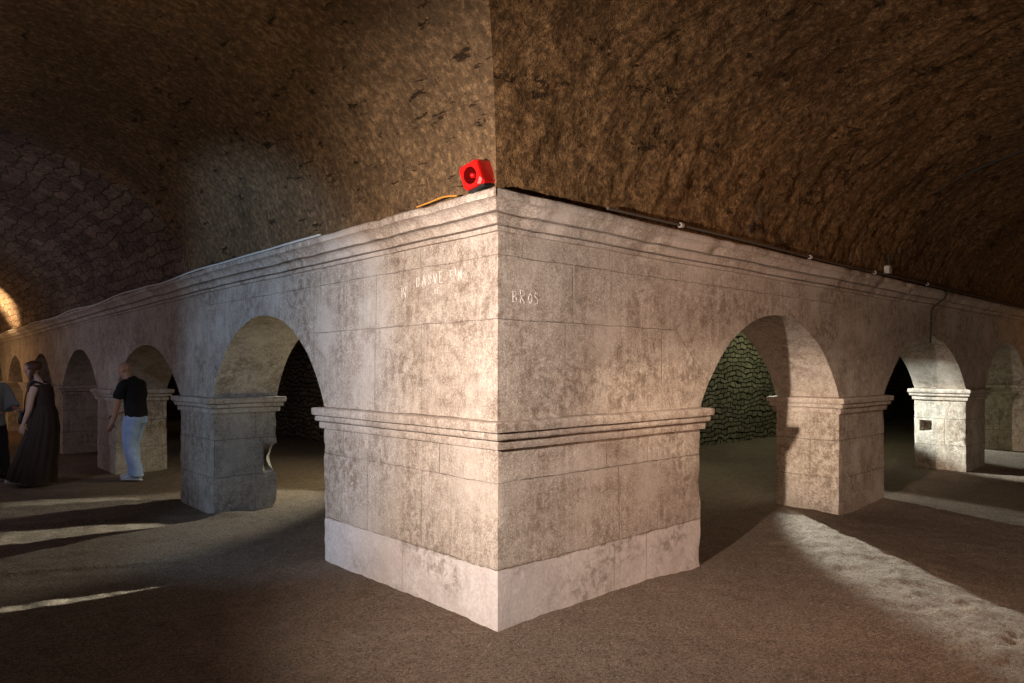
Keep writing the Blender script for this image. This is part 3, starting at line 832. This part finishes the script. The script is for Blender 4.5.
def woman():
    d = IMG_L*.97+INTO*-.10
    root = empty('person', (-1.02, 8.43, .03), heading(d.x, d.y))
    tag(root, 'person in a long dark brown sleeveless dress walking left, hair pinned up', 'person')
    bm = bmesh.new()
    at, q, f, l, u = head(bm, (.115, 0, 1.60), .0, .12, .97)
    loft(bm, [((.0, 0, 1.36), .068, .058), ((.03, 0, 1.43), .048, .050), ((.075, 0, 1.50), .045, .048), ((.095, 0, 1.55), .042, .046)], n=16)
    loft(bm, [((-.05, 0, .88), .15, .12), ((-.04, 0, .98), .15, .12), ((-.02, 0, 1.10), .12, .10), ((.0, 0, 1.24), .15, .12), ((-.01, 0, 1.34), .16, .095), ((.0, 0, 1.40), .08, .06)], n=24)
    loft(bm, [((-.01, .165, 1.35), .052, .052), ((.0, .19, 1.29), .047, .048), ((.02, .205, 1.17), .040, .041), ((.035, .21, 1.07), .036, .037), ((.075, .205, .96), .033, .033), ((.115, .20, .86), .022, .025), ((.12, .20, .84), .022, .020)], n=14)
    hand(bm, (.12, .20, .845), (.25, 0, -.97), (.3, -.95, .05), .92, .35, 1)
    loft(bm, [((-.01, -.165, 1.35), .052, .052), ((.02, -.19, 1.28), .046, .047), ((.05, -.20, 1.16), .039, .040), ((.10, -.19, 1.07), .035, .036), ((.19, -.13, 1.03), .031, .031), ((.25, -.08, 1.02), .022, .023)], n=14)
    hand(bm, (.25, -.08, 1.02), (.8, .5, .1), (0, .3, -.9), .92, .8, -1)
    for s, fx in ((1, .03), (-1, .34)):
        loft(bm, [((-.04, .08*s, .90), .085, .10), ((.0+fx*.3, .085*s, .72), .075, .085), ((fx*.6, .085*s, .48), .052, .056), ((fx*.8, .08*s, .32), .048, .054), ((fx, .075*s, .10), .031, .035), ((fx, .075*s, .05), .030, .036)], n=14)
    remeshed('body', bm, plain('womans_skin', (.55, .36, .29), .5, 25, .05, .15, .35), root, .006)
    # pinned-up hair with a loose strand over the shoulder
    bm = bmesh.new()
    ball(bm, at(-.030, 0, .040), (.094, .086, .082), q, 24)
    ball(bm, at(-.085, 0, .052), (.052, .055, .050), q, 16)
    ball(bm, at(.030, 0, .085), (.05, .06, .026), q, 16)
    for s in (1, -1): loft(bm, [(at(-.01, .076*s, .03), .022, .030), (at(-.04, .074*s, -.02), .018, .028), (at(-.06, .05*s, -.05), .014, .02)], n=10)
    loft(bm, [(at(-.02, .070, -.03), .018, .024), ((.09, .085, 1.44), .022, .026), ((.10, .10, 1.36), .028, .03), ((.10, .10, 1.28), .016, .018)], n=10)
    remeshed('hair', bm, plain('brown_hair', (.11, .045, .025), .5, 80, .4), root, .008, .008, 40)
    # long pleated dress flaring to the hem, trailing behind
    def fold(t, th):
        k = max(0, (t-.36)/.64)
        return 1+k*.075*math.sin(th*17+math.sin(th*3)*1.5)+k*.05*math.sin(th*7+1)
    bm = bmesh.new()
    loft(bm, [((-.01, 0, 1.385), .125, .085), ((-.015, 0, 1.34), .160, .128), ((-.02, 0, 1.24), .163, .142), ((-.035, 0, 1.10), .150, .135), ((-.045, 0, .96), .180, .165), ((-.03, 0, .75), .205, .195), ((.03, 0, .45), .23, .235), ((.10, 0, .16), .26, .275), ((.115, 0, .055), .27, .285)], n=132, sub=7, fold=fold)
    bm2 = bm
    build('dress', bm2, plain('dark_brown_dress', (.040, .024, .019), .8, 40, .3), root)
    bm = bmesh.new()
    for s in (1, -1): tube(bm, smooth_pts([(.085, .095*s, 1.33), (.075, .098*s, 1.39), (.02, .10*s, 1.425), (-.06, .10*s, 1.40), (-.10, .095*s, 1.33)], 4), .014, 8)
    build('dress_strap', bm, M['black'], root)
    wh = plain('pale_shoe', (.55, .5, .46), .5)
    shoe('shoe', root, (.34, -.075, 0), 0, wh, wh, .25); shoe('shoe', root, (.03, .075, 0), 0, wh, wh, .25)
    # bag held at the hip in front
    bg = empty('shoulder_bag', (-1.02, 8.43, .03), heading(d.x, d.y)); tag(bg, 'small black shoulder bag hanging in front of the person in the long dress', 'bag')
    bm = bmesh.new(); loft(bm, [((.25, -.06, .84), .10, .05), ((.25, -.06, .90), .115, .055), ((.25, -.06, 1.0), .09, .04)], n=20)
    build('pouch', bm, M['black'], bg)
    bm = bmesh.new(); tube(bm, smooth_pts([(.25, -.06, .99), (.22, -.02, 1.15), (.17, .03, 1.27), (.10, .09, 1.38), (.02, .12, 1.44), (-.10, .10, 1.38)], 5), .008, 6)
    build('strap', bm, M['black'], bg)
woman()

def walker():
    d = IMG_L*-.96+INTO*-.25
    root = empty('person', (-1.47, 9.45, .03), heading(d.x, d.y))
    tag(root, 'person in a loose pale blue-grey top at the left edge, only an arm in view', 'person')
    bm = bmesh.new()
    head(bm, (.06, 0, 1.60), .0, .1, .98)
    loft(bm, [((.0, 0, 1.36), .068, .058), ((.02, 0, 1.43), .050, .052), ((.04, 0, 1.52), .048, .052)], n=16)
    loft(bm, [((0, 0, .88), .15, .12), ((0, 0, 1.10), .13, .11), ((.0, 0, 1.30), .165, .11), ((0, 0, 1.40), .08, .06)], n=24)
    for s in (1, -1):
        loft(bm, [((.0, .18*s, 1.35), .055, .055), ((.03, .21*s, 1.25), .05, .05), ((.10, .215*s, 1.10), .041, .042), ((.20, .20*s, 1.04), .035, .036), ((.30, .18*s, 1.01), .024, .026)], n=14)
        hand(bm, (.30, .18*s, 1.01), (.95, -.1*s, -.15), (0, 0, -1), .95, .4, s)
        fx = .18*s
        loft(bm, [((0, .085*s, .90), .085, .10), ((fx*.3, .09*s, .72), .075, .085), ((fx*.6, .09*s, .48), .052, .056), ((fx*.8, .085*s, .32), .05, .055), ((fx, .08*s, .10), .033, .036), ((fx, .08*s, .05), .033, .036)], n=14)
    remeshed('body', bm, skin, root, .007)
    bm = bmesh.new(); ball(bm, (.035, 0, 1.645), (.098, .088, .085), None, 24); ball(bm, (-.02, 0, 1.60), (.07, .085, .09), None, 20)
    remeshed('hair', bm, plain('dark_hair', (.05, .03, .02), .6), root, .01, .01, 40)
    bm = bmesh.new()
    loft(bm, [((0, 0, .78), .20, .17), ((0, 0, .95), .18, .155), ((0, 0, 1.12), .165, .145), ((0, 0, 1.28), .19, .14), ((0, 0, 1.37), .18, .11), ((.01, 0, 1.43), .085, .075)], n=28)
    for s in (1, -1): loft(bm, [((.0, .13*s, 1.37), .07, .07), ((.03, .205*s, 1.28), .078, .078), ((.10, .22*s, 1.12), .085, .095), ((.16, .21*s, 1.02), .085, .12)], n=16)
    remeshed('blouse', bm, plain('pale_blue_cloth', (.42, .47, .52), .8), root, .011, .01, 12)
    bm = bmesh.new()
    loft(bm, [((0, 0, .98), .15, .12), ((0, 0, .88), .165, .135), ((0, 0, .80), .155, .13)], n=20)
    for s in (1, -1):
        fx = .18*s; loft(bm, [((0, .085*s, .88), .095, .12), ((fx*.4, .09*s, .65), .088, .10), ((fx*.75, .088*s, .36), .07, .078), ((fx, .08*s, .09), .06, .068)], n=16)
    remeshed('trousers', bm, plain('dark_trousers', (.03, .025, .025), .8), root, .011, .01, 12)
    for s in (1, -1): shoe('shoe', root, (.18*s, .08*s, 0), 0, M['black'], M['black'], .29)
walker()

# ------------------------------------------------------------------ light
def spot(name, loc, to, watts, color, angle, blend, radius=.05):
    l = bpy.data.lights.new(name, 'SPOT'); l.energy = watts; l.color = color; l.spot_size = math.radians(angle); l.spot_blend = blend; l.shadow_soft_size = radius
    o = bpy.data.objects.new(name, l); COL.objects.link(o); o.location = loc
    o.rotation_euler = (Vector(to)-Vector(loc)).to_track_quat('-Z', 'Y').to_euler(); return o
def point(name, loc, watts, color, radius=.1):
    l = bpy.data.lights.new(name, 'POINT'); l.energy = watts; l.color = color; l.shadow_soft_size = radius
    o = bpy.data.objects.new(name, l); COL.objects.link(o); o.location = loc; return o
WARM = (1.0, .70, .46); COOL = (.62, .80, 1.0); WHITE = (.93, 1.0, .90)
spot('warm_flood', (-3.05, -1.15, 2.0), (.2, -.35, 1.60), 1200, (1, .84, .73), 93, 1.0, .05)
spot('warm_flood', (-3.05, -1.15, 2.0), (5.1, .25, .95), 2100, (1, .80, .60), 15, .8, .05)  # extra narrow head added to brighten the first right pier's reveal
spot('vault_fill', (-3.0, -.9, 1.9), (-.9, 2.8, 4.0), 75, (1, .78, .52), 80, 1.0, .15)  # unseen fill added to lift the left vault
spot('warm_fill', (-.2, -3.85, 1.9), (3.9, 0, .65), 350, (1, .61, .41), 88, 1.0, .35)  # unseen fill added for the right wall, piers and floor
spot('left_daylight', (-3.95, 2.3, 2.1), (0, 3.2, 1.6), 270, (.44, .68, 1.0), 66, .45, .12)
WIN = (8.2, 4.5, 2.4)
spot('window_beam', WIN, (3.27, -1.75, 0), 8000, (.92, 1.0, .92), 15, .5, .05)
spot('window_beam', WIN, (6.15, -.9, 0), 1200, (.90, 1.0, .92), 17, .6, .05)
spot('window_beam', WIN, (9.8, .3, 1.15), 5500, (.88, 1.0, .95), 24, .5, .05)
spot('inner_beam', (4.6, 2.6, 1.15), (-1.7, 5.0, .03), 6500, (.93, 1.0, .86), 4.6, .3, .02)
spot('inner_beam', (4.6, 4.2, 1.15), (-1.7, 7.0, 0), 3000, (.93, 1.0, .86), 5.5, .4, .02)
spot('inner_rim', (4.3, 5.5, 2.6), (.74, 5.2, .9), 900, (.95, 1.0, .85), 40, .5, .03)
point('inner_green_fill', (6.4, 3.1, 2.4), 50, (.92, .92, .62), .2)  # added point standing in for greenish bounce in the inner gallery
point('inner_fill', (3.0, 7.5, 2.4), 16, (1, .92, .78), .2)  # unseen fill added for the wall behind the left arch
spot('near_cool_fill', (-3.3, 6.0, 2.2), (-.5, 8.2, .9), 90, (.70, .80, 1.0), 42, 1.0, .2)  # added fill aimed at the people, no lamp here
spot('inner_beam', (4.4, 1.84, .36), (-1.7, 2.53, .02), 15000, (.93, 1.0, .86), 1.3, .4, .01)
point('inner_green_fill', (11.6, 3.3, 2.4), 60, (.80, .94, .60), .2)  # added point to lift the back wall farther along
spot('inner_yellow', (2.9, 4.7, 2.7), (1.9, 6.5, 0), 240, (1.0, .90, .55), 75, .8, .15)
spot('intrados_fill', (1.8, 3.4, .3), (.3, 3.7, 2.2), 40, (1.0, .86, .45), 95, .8, .15)  # unseen fill added to light the first left arch from below
spot('far_warm', (-2.4, 16.3, 1.8), (-.5, 16.9, 3.8), 2800, (1, .66, .32), 62, .9, .15)
point('far_warm', (-2.6, 17.8, 1.3), 90, (1, .62, .30), .15)  # extra point added to warm the wall at the far left
point('far_cool_fill', (-3.0, 10.6, 2.0), 34, (.76, .76, 1.0), .3)  # cool fill added to brighten the people in the left gallery
point('near_cool_fill', (-2.9, 6.6, 2.3), 15, (.84, .76, .95), .3)  # faint mauve fill added for the nearer left vault
spot('right_end_warm', (15.5, -2.8, 1.5), (13.5, -.5, 3.5), 60, (1, .50, .20), 100, .9, .2)
spot('right_end_daylight', (15.5, 4.5, 2.4), (12.6, -.4, .0), 2200, (.88, 1, .93), 26, .4, .06)
w = bpy.data.worlds.new('world'); scene.world = w; w.use_nodes = True
w.node_tree.nodes['Background'].inputs[0].default_value = (.05, .05, .06, 1); w.node_tree.nodes['Background'].inputs[1].default_value = .1

# ------------------------------------------------------------------ camera
cam = bpy.data.cameras.new('camera'); co = bpy.data.objects.new('camera', cam); COL.objects.link(co)
cam.sensor_width = 36; cam.lens = 712/1024*36; cam.shift_y = 26.5/1024
co.location = (-2.964, -3.321, 1.65)
co.rotation_euler = (PI/2, 0, math.atan2(.7326, .6806)-PI/2)
scene.camera = co
scene.view_settings.view_transform = 'Standard'; scene.view_settings.look = 'None'
scene.view_settings.gamma = 1; scene.view_settings.use_curve_mapping = False; scene.view_settings.exposure = 0.0
